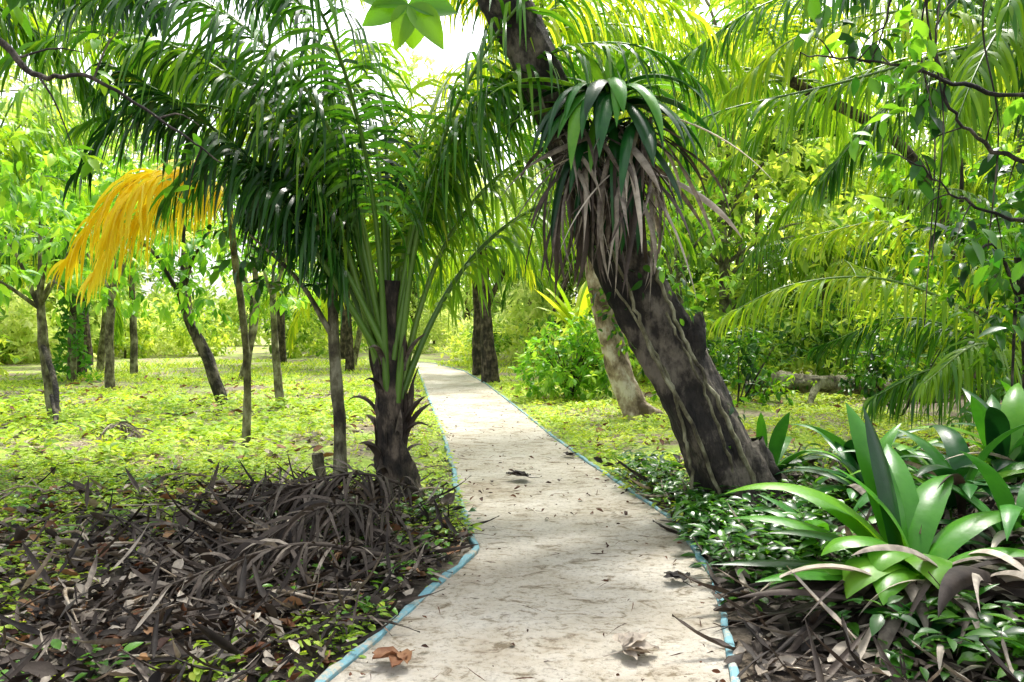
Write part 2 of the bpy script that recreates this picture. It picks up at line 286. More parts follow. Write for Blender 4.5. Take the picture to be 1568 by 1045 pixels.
for l,r in [([(1.75,6.42,0),(1.5,6.38,.7),(1.12,6.42,1.4),(.95,6.45,1.9),(.6,6.45,2.6),(.2,6.45,3.5)],[.018,.014,.012]),([(2.1,6.45,0),(1.75,6.4,.8),(1.4,6.5,1.5),(1.1,6.45,2.2)],[.022,.014]),([(1.5,6.5,0),(1.42,6.42,.6),(1.25,6.45,1.2),(.85,6.47,1.9)],[.016,.01]),([(1.9,6.35,0),(1.62,6.4,.9),(1.25,6.44,1.7)],[.015,.01])]:
    tube(mb,catmull(l,40)+rng.normal(size=(40,3))*.008,r,6,3,.5,.1)
for l,r in [([(-.5,6.6,5.3),(.3,6.2,6.2),(1.4,6.0,7.2)],[.11,.03]),([(-.7,6.8,6.4),(-1.6,7,7.2),(-2.6,7.2,7.8)],[.09,.03]),([(-.5,6.6,5.3),(-.6,5.4,5.2),(-.5,4.,3.9),(-.42,3.25,2.98)],[.05,.02,.008]),([(.3,6.2,6.2),(1,7,7.3),(1.6,8,8)],[.06,.02])]:
    tube(mb,catmull(l,20),r,7,0,.5,.06)
for c,r,n in [((1.2,6,7.3),(1,1,.6),140),((-2.4,7.2,7.9),(1,1,.6),140),((1.5,8,8),(1,1,.6),100)]: foliage(mb,c,r,n,.24,1,LEAF,.5)
tip=np.array([-.42,3.25,2.90])
for d,s in [((-.75,-.1,-.25),.2),((.45,-.1,-.45),.21),((-.15,-.2,-.7),.18),((.8,.1,.05),.2),((-.8,0,.25),.2),((.1,.4,-.5),.2)]:
    scatter(mb,leaf_tpl(.58,6,.25,.35),[tip],np.array([d]),np.array([[0.25,-.95,.15]]),s,1,rng.uniform(.3,.55))
TP=catmull(ctrl,90)
for lo,hi,n,sz,sx in [(28,44,170,.10,.28),(4,22,60,.08,.28),(40,60,90,.1,.25)]:
    k=rng.integers(lo,hi,n); d=rand_dir(n); d[:,1]=-abs(d[:,1])*.3; d[:,0]=abs(d[:,0])*np.where(rng.random(n)<.92,1,-1)
    scatter(mb,LEAF,TP[k]+nrm(d)*sx*(.95+.5*rng.random(n))[:,None],nrm(d*.5+[0,0,-.6]+rand_dir(n)*.5),nrm(d+rand_dir(n)*.4),sz*(.7+.6*rng.random(n)),2,rng.random(n))
mb.obj('leaning_tree',[M_bark,M_leaf,M_leaf_dk,M_barkm])

# bromeliad perched on the trunk
mb=MB(); C=(.78,6.40,3.36)
for k in range(30):
    az=rng.uniform(170,370); e0=rng.uniform(0,65); L_=rng.uniform(.8,1.25)
    strap(mb,np.array(C)+rand_dir(1)[0]*.08,az,e0,L_,rng.uniform(.085,.135),e0+rng.uniform(70,92),0 if k%4 else 1,rng.uniform(0,.75),sway=rng.uniform(-25,25),n=18,ex=.75)
for az,e0,L_,bd in [(178,25,1.25,50),(170,12,.95,30),(190,35,1.1,80),(183,5,.9,40),(95,75,.6,60),(60,70,.7,60),(20,55,.9,110),(0,40,.9,100),(150,60,.6,70),(300,80,.5,60),(80,80,.6,30),(340,50,.8,120),(40,75,.55,40),(120,75,.55,40),(10,70,.7,60),(160,40,.8,60),(330,75,.6,50),(220,70,.6,60)]:
    strap(mb,C,az,e0,L_,.10,bd,1,rng.uniform(.3,.9),n=16)
for k in range(20): strap(mb,np.array(C)+[rng.uniform(-.28,.3),rng.uniform(-.18,.05),-.15],rng.uniform(190,350),rng.uniform(-50,10),rng.uniform(.8,1.2),rng.uniform(.08,.12),rng.uniform(50,80),0,rng.uniform(0,.5),ex=.8)
for k in range(150): strap(mb,np.array(C)+[rng.uniform(-.42,.32),rng.uniform(-.24,.05),rng.uniform(-.55,-.1)],rng.uniform(180,360),rng.uniform(-75,5),rng.uniform(.5,1.3),rng.uniform(.015,.06),rng.uniform(15,90),2,rng.uniform(.15,.85),twist=rng.uniform(-2,2),sway=rng.uniform(-40,40),ex=.8)
mb.obj('epiphyte_bromeliad',[M_strap,M_strap_b,M_dead])

# ---------------------------------------------------------------- left palm
mb=MB()
tube(mb,catmull([(-1.02,7.1,-.1),(-1.04,7.1,.2),(-1.08,7.1,.6),(-1.1,7.1,1.2),(-1.1,7.1,2.0)],40),[.29,.19,.14,.11,.09],16,2,.5,.2)
for k in range(44):
    a=rng.uniform(0,360); z=rng.uniform(.0,1.3); strap(mb,(-1.08+.11*math.cos(R(a)),7.1+.11*math.sin(R(a)),z),a,rng.uniform(82,96),rng.uniform(.25,.6),rng.uniform(.05,.11),rng.uniform(-12,25) if k%3 else rng.uniform(60,160),3,rng.uniform(.1,.6),fold=.8)
for k in range(24):
    a=rng.uniform(0,360); tube(mb,catmull([(-1.04+.1*math.cos(R(a)),7.1+.1*math.sin(R(a)),.25),(-1.02+.25*math.cos(R(a)),7.1+.25*math.sin(R(a)),.06),(-1.0+.42*math.cos(R(a)),7.1+.42*math.sin(R(a)),-.05)],8),[.03,.015],6,2,.3)
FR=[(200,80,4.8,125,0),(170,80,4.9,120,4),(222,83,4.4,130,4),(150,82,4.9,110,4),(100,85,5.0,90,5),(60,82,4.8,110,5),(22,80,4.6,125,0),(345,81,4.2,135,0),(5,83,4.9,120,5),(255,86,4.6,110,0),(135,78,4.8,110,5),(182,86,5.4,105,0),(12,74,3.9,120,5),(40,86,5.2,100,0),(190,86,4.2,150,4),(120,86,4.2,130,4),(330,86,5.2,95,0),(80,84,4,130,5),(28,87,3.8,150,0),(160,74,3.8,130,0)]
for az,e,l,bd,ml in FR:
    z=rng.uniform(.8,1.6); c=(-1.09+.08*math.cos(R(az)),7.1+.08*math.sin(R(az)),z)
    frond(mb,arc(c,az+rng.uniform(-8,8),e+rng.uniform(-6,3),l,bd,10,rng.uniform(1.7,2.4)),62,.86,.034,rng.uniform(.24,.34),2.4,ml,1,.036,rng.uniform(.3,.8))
for ct,ml in [([(-1.15,7.05,1.3),(-1.65,6.8,2.2),(-2.2,6.7,2.97),(-2.7,6.6,3.4),(-3.3,6.6,3.75)],4),([(-1.1,7.05,1.3),(-1.3,6.95,2.3),(-1.56,6.9,3.6),(-1.85,6.8,4.4),(-2.5,6.7,4.7)],4),([(-1.05,7.05,1.3),(-.82,7,2.4),(-.5,6.9,3.1),(-.13,6.8,3.65),(.3,6.9,3.8)],0),([(-1.12,7.05,1.3),(-1.55,7.3,2.4),(-2.1,7.5,3.5),(-2.8,7.6,4.2),(-3.7,7.7,4.3)],0),([(-1.12,7.1,1.4),(-1.5,7.2,2.2),(-1.9,7.3,2.7),(-2.35,7.3,2.7)],4),([(-1.12,7.0,1.4),(-1.45,6.9,2.1),(-1.8,6.8,2.75),(-2.2,6.8,3.0)],4)]:
    frond(mb,ct,66,.85,.036,.3,2.6,ml,1,.036,.45)
mb.obj('young_coconut_palm',[M_palm,M_rach,M_fib,M_dead,M_palm_dk,M_palm_lt])

mb=tree([(-1.55,7.2,-.1),(-1.56,7.2,.6),(-1.6,7.2,1.3),(-1.66,7.25,2.2),(-1.8,7.3,3.2)],[.09,.055,.05,.045,.03],[([(-1.62,7.2,1.5),(-1.9,7.1,2.),(-2.3,7,2.4)],[.03,.01]),([(-1.66,7.25,2.2),(-1.5,7.5,2.7),(-1.3,7.8,3.1)],[.025,.01])],
 [((-2.2,7.1,2.4),(.4,.4,.4),60,.14),((-1.8,7.3,3.1),(.5,.5,.4),60,.14),((-1.95,7.1,2.0),(.35,.3,.3),40,.12)],LEAF,10)
mb.obj('thin_tree',[M_barkm,M_leaf_dk])
mb=MB(); tube(mb,catmull([(-1.68,7.1,-.1),(-1.7,7.1,.2),(-1.74,7.08,.46)],12),[.075,.055,.05,.045],10,0,.5,.2); tube(mb,[(-1.74,7.08,.455),(-1.74,7.08,.46)],[.046,.001],10,0); mb.obj('broken_stump',[M_barkm])

# ---------------------------------------------------------------- other palms with explicit fronds
def palm(name,trunk,r,fronds,tb=.5,nl=66,L=1.0,w=.044,droop=2.6):
    mb=MB(); tube(mb,catmull(trunk,30),r,14,2,.5,.05)
    for f in fronds:
        ml=f[1]
        frond(mb,f[0],nl,L,w,.12,droop,ml,5 if ml in(3,) else 1,.035,tb+rng.uniform(-.25,.25))
    return mb.obj(name,[M_palm,M_rach,M_fib,M_yel,M_palm_lt,M_rach_y,M_palm_dk])
A=(7.,11.,5.6)
palm('coconut_palm',[(9,11.5,-.1),(8.6,11.4,2),(7.8,11.2,4),A],[.26,.18,.15,.14],[
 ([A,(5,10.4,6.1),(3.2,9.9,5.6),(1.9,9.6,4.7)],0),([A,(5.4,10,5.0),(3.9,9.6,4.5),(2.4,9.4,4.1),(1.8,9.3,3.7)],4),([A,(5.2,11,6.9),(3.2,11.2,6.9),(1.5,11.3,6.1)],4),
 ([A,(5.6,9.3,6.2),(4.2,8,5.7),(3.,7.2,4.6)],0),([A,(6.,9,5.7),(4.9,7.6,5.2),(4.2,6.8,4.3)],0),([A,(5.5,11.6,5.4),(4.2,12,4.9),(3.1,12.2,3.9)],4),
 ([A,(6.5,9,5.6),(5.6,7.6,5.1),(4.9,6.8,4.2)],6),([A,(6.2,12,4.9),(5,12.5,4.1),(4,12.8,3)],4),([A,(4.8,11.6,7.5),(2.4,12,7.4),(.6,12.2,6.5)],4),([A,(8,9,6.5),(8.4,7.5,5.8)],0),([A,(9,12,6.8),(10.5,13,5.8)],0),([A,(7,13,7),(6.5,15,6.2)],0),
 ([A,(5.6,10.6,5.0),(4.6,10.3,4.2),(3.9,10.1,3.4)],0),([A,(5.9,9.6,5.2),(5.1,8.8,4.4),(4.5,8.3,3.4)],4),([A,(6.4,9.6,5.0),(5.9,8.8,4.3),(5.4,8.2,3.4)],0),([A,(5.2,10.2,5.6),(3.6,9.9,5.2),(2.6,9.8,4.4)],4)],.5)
E=(.45,13.,6.3)
mb=MB(); tube(mb,catmull([(3.3,13.,-.1),(3.0,13.,.5),(1.95,13.,2.6),(1.25,13,3.9),(.8,13,5.1),E],30),[.2,.13,.11,.10],12,2,.5,.05)
for k in range(15): frond(mb,arc(E,k*137.5,rng.uniform(10,75),rng.uniform(3.4,4.4),rng.uniform(70,110)),54,1.,.048,.12,2.4,3 if k in(4,9) else (0 if k%3==0 else 4),1,.035,rng.uniform(.2,.55) if k in (4,9) else rng.uniform(.3,.9),K=4)
mb.obj('coconut_palm',[M_palm,M_rach,M_fib,M_yel,M_palm_lt])
F_=(5.2,15.,6.2)
mb=MB(); tube(mb,catmull([(9.2,15.5,-.1),(8.9,15.4,2),(7.6,15.2,4.8),F_],24),[.2,.12,.10,.10],12,2,.5,.05)
for k in range(15): frond(mb,arc(F_,k*137.5,rng.uniform(0,70),rng.uniform(3.8,4.8),rng.uniform(60,100)),54,1.05,.05,.12,2.4,0 if k%3==0 else 4,1,.035,rng.uniform(.3,.9),K=4)
mb.obj('coconut_palm',[M_palm,M_rach,M_fib,M_yel,M_palm_lt])
B=(6.9,9.9,.7)
palm('coconut_palm',[(7,10,-.2),(6.95,9.95,.3),B],[.25,.22,.18],[
 ([B,(5.9,9.8,1.6),(4.6,9.7,2.15),(3.4,9.6,2.1),(2.5,9.5,1.7)],4),([B,(6.1,9.6,2.4),(5.3,9.2,3.1),(4.3,8.8,3.1)],0),([B,(6.6,9.4,2.6),(6.2,8.8,3.5),(5.4,8.2,3.7)],0),([B,(6.,10.2,1.4),(5.2,10.6,1.7),(4.2,11,1.3)],0),
 ([B,(5.9,9.2,1.2),(5.1,8.7,1.4),(4.3,8.3,1.0)],0),([B,(7.6,9.6,2.5),(8.2,9.3,3.0)],0),([B,(7,10.8,2.6),(6.8,11.6,3.2)],0),([B,(5.6,9.4,.9),(4.9,9.2,1.1),(4.1,9.,.8)],0),([B,(6.,10.,2.2),(4.9,10.1,2.9),(3.6,10.2,2.7)],4)],.5,L=.85,w=.034,nl=76)
Cc=(-6.9,9.,5.0)
palm('coconut_palm',[(-8,9.3,-.1),(-7.8,9.2,2),(-7.2,9.1,4),Cc],[.26,.18,.15,.14],[
 ([Cc,(-5.2,8.7,6.),(-3.4,8.4,5.6),(-2.3,8.2,4.8)],0),([Cc,(-5.4,8.2,5.4),(-4.2,7.6,5.1),(-3.2,7.2,4.5)],6),([Cc,(-5.7,9.6,5.4),(-4.6,10,5.1),(-3.9,10.2,4.6)],4),([Cc,(-5.9,7.8,6.2),(-4.9,6.7,5.6),(-4.1,6,4.8)],0),
 ([Cc,(-5.2,9.9,6.9),(-3.3,10.4,6.9),(-1.8,10.6,5.9)],4),([Cc,(-6.3,7.6,5.8),(-5.8,6.5,5.1)],6),([Cc,(-8.4,8.5,6.2),(-9.5,8,5)],0),([Cc,(-7,10.6,6.5),(-7,12,6)],0),([Cc,(-6.,10,5.4),(-5,10.8,5.2),(-4.2,11.4,4.6)],4),([Cc,(-5.8,8.8,5.6),(-4.8,8.5,5.4),(-3.8,8.3,4.7)],4),([Cc,(-6.1,9.2,5.3),(-5.4,9.4,4.9),(-4.8,9.5,4.2)],0)])
D=(-3.3,9.3,3.1)
mb=MB()
tube(mb,catmull([(-3.45,10.3,-.1),(-3.4,10.2,1.2),(-3.4,9.8,2.4),D],20),[.06,.045,.04,.04],10,6,.5,.1)
frond(mb,[D,(-3.75,9.1,3.36),(-4.35,8.95,3.15),(-4.95,8.85,2.3)],72,1.0,.040,.05,2.0,3,5,.028,.5,jit=.3)
frond(mb,[D,(-3.65,9.0,3.15),(-4.1,8.85,2.85),(-4.6,8.7,2.1)],60,.9,.040,.08,2.2,3,5,.025,.75,jit=.3)
frond(mb,[D,(-3.6,8.9,3.3),(-4.0,8.6,3.1),(-4.3,8.4,2.5)],50,.8,.038,.1,2.2,3,5,.025,.6,jit=.3)
frond(mb,[D,(-2.8,9.4,3.7),(-2.2,9.3,3.7),(-1.7,9.3,3.1)],50,.8,.04,.1,2.,4,1,.03,.5)
frond(mb,[D,(-3.3,9.9,4.2),(-3.5,10.4,5.0),(-4.2,11,5.3)],50,.8,.04,.1,2.,4,1,.03,.5)
frond(mb,[D,(-3.1,9.9,4.2),(-2.7,10,5.0),(-1.8,10.3,5.2)],50,.8,.04,.1,2.,4,1,.03,.5)
frond(mb,[D,(-3.7,9.5,3.8),(-4.4,9.6,4.2),(-5.3,9.7,4.0)],50,.8,.04,.1,2.,0,1,.03,.5)
mb.obj('yellowing_palm',[M_palm,M_rach,M_fib,M_yel,M_palm_lt,M_rach_y,M_barkm])

# ---------------------------------------------------------------- cocoa-like grove on left
def grove(base,pts,r,clumps,ls=.2,bm=None,lm=None,n=1):
    P=[base]+pts; mb=MB(); tube(mb,catmull(P,24),[r*1.3,r,r*.9,r*.7],10,0,.5,.12)
    top=np.array(P[-1])
    for c in clumps:
        tube(mb,catmull([top-[0,0,.3],(top+np.array(c[0]))/2+[0,0,.12],c[0]],8),[r*.5,.012],6,0,.5,.1)
        foliage(mb,c[0],c[1],c[2],ls,1,LEAF,.5,.55)
    mb.obj('cocoa_tree',[bm or M_barkm,lm or M_leaf_br])
grove((-7.7,13.4,-.1),[(-7.85,13.4,1),(-7.95,13.4,2.2)],.085,[((-8.6,13,3.4),(1,.9,.7),200),((-7.2,12.6,3.1),(.9,.9,.6),180),((-8,13.6,4.2),(1.2,1,.7),180),((-8.9,12.4,2.3),(.7,.7,.4),100),((-6.7,13.8,3.9),(.8,.8,.6),120),((-7.3,13,2.2),(.6,.5,.3),60)])
grove((-5.25,14.7,-.1),[(-5.65,14.7,1.05),(-6,14.7,1.8),(-6.1,14.7,2.4)],.10,[((-6.9,14.3,3.2),(1,.9,.6),160),((-5.4,14.2,3.1),(.9,.9,.6),160),((-6.1,15,4.1),(1.3,1,.7),180),((-5.9,14.4,2.2),(1.,.7,.35),110)],bm=M_bark)
grove((-4.3,14.8,-.1),[(-4.4,14.8,1.2),(-4.45,14.8,2.4)],.07,[((-4.9,14.5,3.3),(.9,.9,.6),140),((-3.7,14.6,3.4),(.8,.9,.6),140),((-4.4,15.,4.3),(1.2,1,.7),160),((-4.2,14.6,2.2),(.8,.6,.4),90)])
grove((-9.6,19,-.1),[(-9.6,19,1.5),(-9.5,19,2.6)],.1,[((-10.4,18.6,3.6),(1.4,1.2,.8),180),((-8.6,18.7,3.8),(1.4,1.2,.8),180),((-9.5,19.3,5),(1.6,1.4,.9),200),((-9.2,18.6,2.4),(1.4,1,.4),120)],.24)
grove((-3.2,20,-.1),[(-3.3,20,1.5),(-3.2,20,2.8)],.08,[((-4,19.8,3.8),(1.1,1.,.7),140),((-2.6,20,4),(1,1,.7),130)],.24)
grove((-9.6,10.4,-.1),[(-9.4,10.4,1.2),(-9.1,10.4,2)],.1,[((-8.2,9.9,2.6),(.9,.9,.6),180),((-7.4,9.8,3.3),(.9,.8,.7),190),((-9.3,10.4,3.5),(1,1,.8),100),((-6.4,10.,3.6),(.7,.6,.6),110),((-6.2,9.3,2.4),(.5,.6,.5),90)],.2)
mb=MB(); tube(mb,catmull([(-6.9,12.,-.02),(-7.4,12.9,.6),(-7.9,13.4,1.3)],14),[.03,.045,.05],8,0,.5,.1); tube(mb,catmull([(-6.5,11.,.05),(-6.9,12,.12),(-7.3,12.6,.5)],10),[.02,.03],6,0); mb.obj('fallen_branch',[M_bark])

mb=MB(); tube(mb,catmull([(-4.9,4.6,-.1),(-4.8,4.7,1.6),(-4.6,4.8,3.4),(-4.3,5,5.4)],24),[.22,.16,.13,.08],12,0,.5,.1)
LB=catmull([(-4.6,4.8,3.2),(-3.7,4.85,3.55),(-3.14,4.88,3.34),(-2.9,4.88,3.12),(-2.55,4.88,3.1),(-2.06,4.9,2.8),(-1.8,4.95,2.62)],40)
tube(mb,LB+rng.normal(size=LB.shape)*.006,[.05,.024,.016,.01,.004],8,0,.5,.15)
for k in (10,12,14,16,20,26,31,36):
    b=LB[k]; e=b+np.array([rng.uniform(-.3,.3),rng.uniform(-.3,.3),rng.uniform(-.5,.35)]); tube(mb,catmull([b,(b+e)/2+[0,0,.05],e],6),[.008,.003],5,0)
    foliage(mb,e,(.1,.1,.1),8,.13,1,LEAF,.5)
for c in [((-4.6,5.4,5.8),(1.3,1.3,.7),120),((-3.5,5.2,3.95),(.5,.6,.3),60)]: foliage(mb,c[0],c[1],c[2],.18,1,LEAF,.5)
mb.obj('overhanging_tree',[M_bark,M_leaf])
mb=MB(); tube(mb,catmull([(5.0,5.3,-.1),(4.9,5.3,1.6),(4.6,5.2,3.2),(4.4,5.2,5)],24),[.2,.16,.13,.08],12,0,.5,.1)
brs=[[(4.7,5.2,2.6),(3.7,5.1,3.0),(2.9,4.95,3.05),(2.3,4.9,3.2),(1.75,4.9,3.25)],[(4.7,5.2,2.4),(3.6,5,2.5),(2.9,4.95,2.75),(2.65,4.95,3.1),(2.6,4.9,3.6)],[(4.8,5.2,1.9),(3.8,5.1,2.2),(3.0,5,2.3),(2.5,4.95,2.6)],[(4.6,5.2,3.2),(3.4,5.,4.),(2.5,4.9,3.9),(2.2,4.9,3.2)]]
for b in brs:
    Pb=catmull(b,36); Pb+=rng.normal(size=Pb.shape)*.008; tube(mb,Pb,[.03,.014,.01,.004],7,0,.5,.2)
    for k in range(14,36,3):
        q=Pb[k]; e=q+np.array([rng.uniform(-.25,.2),rng.uniform(-.25,.25),rng.uniform(-.3,.25)]); tube(mb,catmull([q,(q+e)/2+[0,0,.03],e],6),[.006,.002],5,0)
        foliage(mb,e,(.07,.07,.07),6,.15,1 if k%2 else 2,LEAF,.4)
for x,y,z0 in [(2.58,4.9,2.0),(3.1,5.2,2.1),(2.9,5.6,1.6)]:
    tube(mb,catmull([(x+.1,y,4.4),(x-.05,y,3.6),(x+.06,y,2.9),(x,y,z0)],20),[.008,.006,.004],6,0,.5,.2)
for c in [((4.6,5.4,5.6),(1.3,1.3,.7),120),((3.8,5.6,1.9),(.4,.8,.4),90),((3.9,6.2,2.3),(.5,.7,.5),90)]: foliage(mb,c[0],c[1],c[2],.16,2,LEAF,.5)
mb.obj('overhanging_tree',[M_bark,M_leaf_br,M_leaf_dk])

def under(name,base,top,r,clumps,ls,mats,tb=.5,dr=.4):
    mb=MB(); top=np.array(top,float); tube(mb,catmull([base,(np.array(base)+top)/2+[.1,0,0],top],20),[r*1.2,r,r*.7],10,0,.5,.1)
    for c in clumps:
        tube(mb,catmull([top-[0,0,.4],(top+np.array(c[0]))/2+[0,0,.1],c[0]],8),[r*.5,.01],6,0)
        foliage(mb,c[0],c[1],c[2],ls,1,LEAF,tb,dr)
    mb.obj(name,mats)
under('understory_tree',(8.2,12.6,-.1),(7.6,12.5,2),.1,[((6.6,12,2.6),(.9,.9,.6),180),((7.6,12,2.9),(1,1,.7),180),((6.2,11.8,1.9),(.8,.8,.5),140)],.16,[M_bark,M_leaf],.5)
under('understory_tree',(5.3,8.3,-.1),(5.2,8.2,2.3),.05,[((4.5,7.8,2.3),(.5,.6,.4),130),((5.3,7.9,2.2),(.6,.6,.4),130),((5.5,8,3.1),(.5,.6,.4),90),((5.2,7.8,1.5),(.7,.5,.4),150),((4.9,7.8,.9),(.5,.5,.4),100)],.14,[M_bark,M_leaf],.45)
under('understory_tree',(9.5,16,-.1),(9,16,3.5),.14,[((8,15.6,3.8),(1.4,1.2,.9),180),((10,15.6,4),(1.4,1.2,.9),180),((9,16,5.2),(1.7,1.3,1),180),((8.7,15.5,2.4),(1.2,1,.6),140)],.22,[M_bark,M_leaf_br],.5)
under('understory_tree',(4.2,19.5,-.1),(4,19.5,3),.09,[((3.2,19,3.8),(1.1,1.,.8),150),((4.9,19,4),(1.2,1.2,.9),150),((4,19.4,5.2),(1.5,1.2,.9),180),((4.2,19,2.5),(1.5,1,.6),150)],.22,[M_barkm,M_leaf_br],.5)
for cx,cy,s in [(4.3,15.2,1.),(6.6,13.6,1.),(3.2,15.6,.8),(8.,12.4,1.1)]:
    mb=MB()
    for k in range(9):
        a=rng.uniform(0,6.28); tube(mb,catmull([(cx,cy,-.05),(cx+.3*s*math.cos(a),cy+.3*s*math.sin(a),.5*s),(cx+.7*s*math.cos(a),cy+.5*s*math.sin(a),1.2*s)],8),[.02,.006],5,0)
    for k in range(7): foliage(mb,(cx+rng.uniform(-.8,.8)*s,cy+rng.uniform(-.4,.4)*s,rng.uniform(.25,1.5)*s),(.5*s,.45*s,.35*s),90,.15,1 if k%2 else 2,LEAF,.45,.2)
    mb.obj('understory_shrub',[M_bark,M_leaf_dk,M_leaf])

mb=MB()
for k in range(14):
    a=rng.uniform(0,6.28); e=(1.25+.8*math.cos(a)*rng.random()**.5,17+.7*math.sin(a),rng.uniform(.7,1.4)); tube(mb,catmull([(1.25,17,0),((1.25+e[0])/2,17,e[2]*.6),e],8),[.025,.008],5,0)
for c,r,n in [((1.1,16.9,.95),(.85,.7,.65),520),((1.9,17,.75),(.65,.6,.6),340),((.6,16.9,.65),(.5,.5,.5),240),((1.3,16.8,.35),(1.1,.7,.35),360),((1.5,17,1.45),(.5,.5,.3),160)]: foliage(mb,c,r,n,.17,1,LEAF,.5,.15)
mb.obj('leafy_shrub',[M_bark,M_leaf_br])
mb=MB()
for x,n,s in [(1.5,11,1.7),(2.1,8,1.3)]:
    tube(mb,[(x,18,-.1),(x,18,.9),(x,18,1.5)],[.06,.05,.03],8,1,.5)
    for k in range(n): strap(mb,(x,18,1.4),rng.uniform(0,360),rng.uniform(50,85),s*rng.uniform(.7,1.1),.26,rng.uniform(20,70),0,rng.uniform(.4,1))
mb.obj('banana_like_plant',[M_palm_lt,M_rach])
mb=MB(); tube(mb,catmull([(2.25,13.6,-.15),(2.08,13.7,.25),(1.78,13.8,1.1),(1.6,13.8,1.9),(1.45,13.8,2.7),(1.5,13.9,4.2),(1.8,14.2,6)],50),[.34,.24,.21,.19,.17,.14,.08],16,0,.5,.12)
tube(mb,catmull([(2.1,13.6,.25),(2.5,13.4,.05),(2.85,13.2,-.05)],10),[.16,.05],8,0,.5,.1)
for c in [((1.9,14.2,6.4),(1.4,1.3,.9),260)]: foliage(mb,c[0],c[1],c[2],.2,1,LEAF,.55)
k=90; zz=rng.uniform(1.1,3,k); scatter(mb,LEAF,np.stack([np.interp(zz,[.8,3],[1.85,1.45])+rng.normal(size=k)*.17,np.full(k,13.6),zz],1),nrm(rand_dir(k)+[0,0,-.6]),nrm(rand_dir(k)+[0,-1,0]),.12,1,rng.random(k))
mb.obj('pale_trunk_tree',[M_barkp,M_leaf])
for bx,by,tx in [(-1.05,26.,-1.1),(-.6,22.5,-.75)]:
    mb=MB(); tube(mb,catmull([(bx,by,-.1),(tx,by,2),(tx-.1,by,3.8)],24),[.26,.16,.14],12,2,.5,.1)
    for k in range(13): frond(mb,arc((tx-.1,by,3.7),k*27.7+rng.uniform(-8,8),rng.uniform(10,70),rng.uniform(2.6,3.3),rng.uniform(80,110)),40,.8,.06,.15,2.2,0 if k%3 else 3,1,.035,rng.uniform(.3,.8),K=3,ns=20)
    mb.obj('coconut_palm',[M_palm_lt,M_rach,M_fib,M_palm])
mb=MB(); tube(mb,catmull([(4.7,16.0,.36),(5.4,15.95,.44),(6.2,15.8,.45),(7.3,16.0,.35),(8.6,15.6,.16)],40),[.12,.17,.18,.14,.11],14,0,.5,.3)
tube(mb,catmull([(6.1,15.8,.5),(5.8,15.4,.2),(5.7,15.2,-.05)],8),[.09,.04],8,0,.5,.1); tube(mb,[(4.7,16.0,.36),(4.68,16.0,.36)],[.12,.005],14,0)
k=110; u=rng.random(k); scatter(mb,LEAF,np.stack([4.8+3.4*u,15.75+rng.normal(size=k)*.12,.42+.12*rng.random(k)-.1*u],1),rand_dir(k)+[0,-.3,.2],rand_dir(k)*.5+[0,0,1],.10,1,rng.random(k))
mb.obj('fallen_log',[M_barkm,M_leaf])

# ---------------------------------------------------------------- background forest (instanced)
tt=[]
for v in range(6):
    mb=MB(); H=rng.uniform(9,13); tube(mb,catmull([(0,0,-.3),(rng.uniform(-.4,.4),0,H*.4),(rng.uniform(-.8,.8),rng.uniform(-.5,.5),H*.75)],16),[.2,.13,.08],8,0,.5,.1)
    for k in range(20):
        a=rng.uniform(0,6.28); rr=rng.uniform(.2,3.2); z=rng.uniform(H*.16,H)
        c=np.array([rr*math.cos(a),rr*math.sin(a),z]); foliage(mb,c,(rng.uniform(.9,1.6),rng.uniform(.9,1.6),rng.uniform(.5,1.)),200,.36,1,KITE,rng.uniform(.1,.9),.3,8)
        tube(mb,catmull([(0,0,z*.75),c*[.5,.5,.95],c],6),[.06,.015],5,0)
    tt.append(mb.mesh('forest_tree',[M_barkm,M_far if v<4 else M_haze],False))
bt=[]
for v in range(4):
    mb=MB()
    for k in range(9):
        a=rng.uniform(0,6.28); rr=rng.uniform(0,1.6); foliage(mb,(rr*math.cos(a),rr*math.sin(a),rng.uniform(.3,1.5)),(.8,.8,.6),150,.24,1,KITE,rng.uniform(.2,.95),.2,6)
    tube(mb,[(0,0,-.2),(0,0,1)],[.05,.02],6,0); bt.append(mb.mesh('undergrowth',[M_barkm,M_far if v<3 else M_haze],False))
pt=[]
for v in range(3):
    mb=MB(); H=rng.uniform(2.5,6); lean=rng.uniform(-1,1); tube(mb,catmull([(0,0,-.3),(lean*.2,0,H*.5),(lean,0,H)],20),[.2,.12,.10],10,2,.5,.08)
    for k in range(16): frond(mb,arc((lean,0,H),k*360/17*2.6,rng.uniform(0,80),rng.uniform(3.4,4.6),rng.uniform(80,115)),44,.95,.06,.14,2.3,0 if k%3==0 else 3,1,.035,rng.uniform(.3,.8),K=3,ns=20)
    pt.append(mb.mesh('palm_mesh',[M_palm,M_rach,M_fib,M_palm_lt],False))
forest=empty('distant_forest')
def inst(me,x,y,s,par=forest,name='tree',z=0):
    o=bpy.data.objects.new(name,me); o.location=(x,y,z); o.rotation_euler=(0,0,rng.uniform(0,6.28)); o.scale=(s,s,s*rng.uniform(.9,1.15)); scene.collection.objects.link(o)
    if par: o.parent=par
def okpos(x,y): return pdist(np.array(x),np.array(y))>2.2
cnt=0
for k in range(900):
    if cnt>=76: break
    az=rng.uniform(-54,54); d=rng.uniform(20,62); x=d*math.sin(R(az)); y=d*math.cos(R(az))
    mind=38 if az<-3 else (34 if az<6 else 23)
    if -12<az<2: mind=44
    if az<-36: mind=26
    if d<mind or not okpos(x,y): continue
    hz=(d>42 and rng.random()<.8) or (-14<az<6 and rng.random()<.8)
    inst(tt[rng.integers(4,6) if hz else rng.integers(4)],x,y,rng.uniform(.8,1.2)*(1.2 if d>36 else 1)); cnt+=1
cnt=0
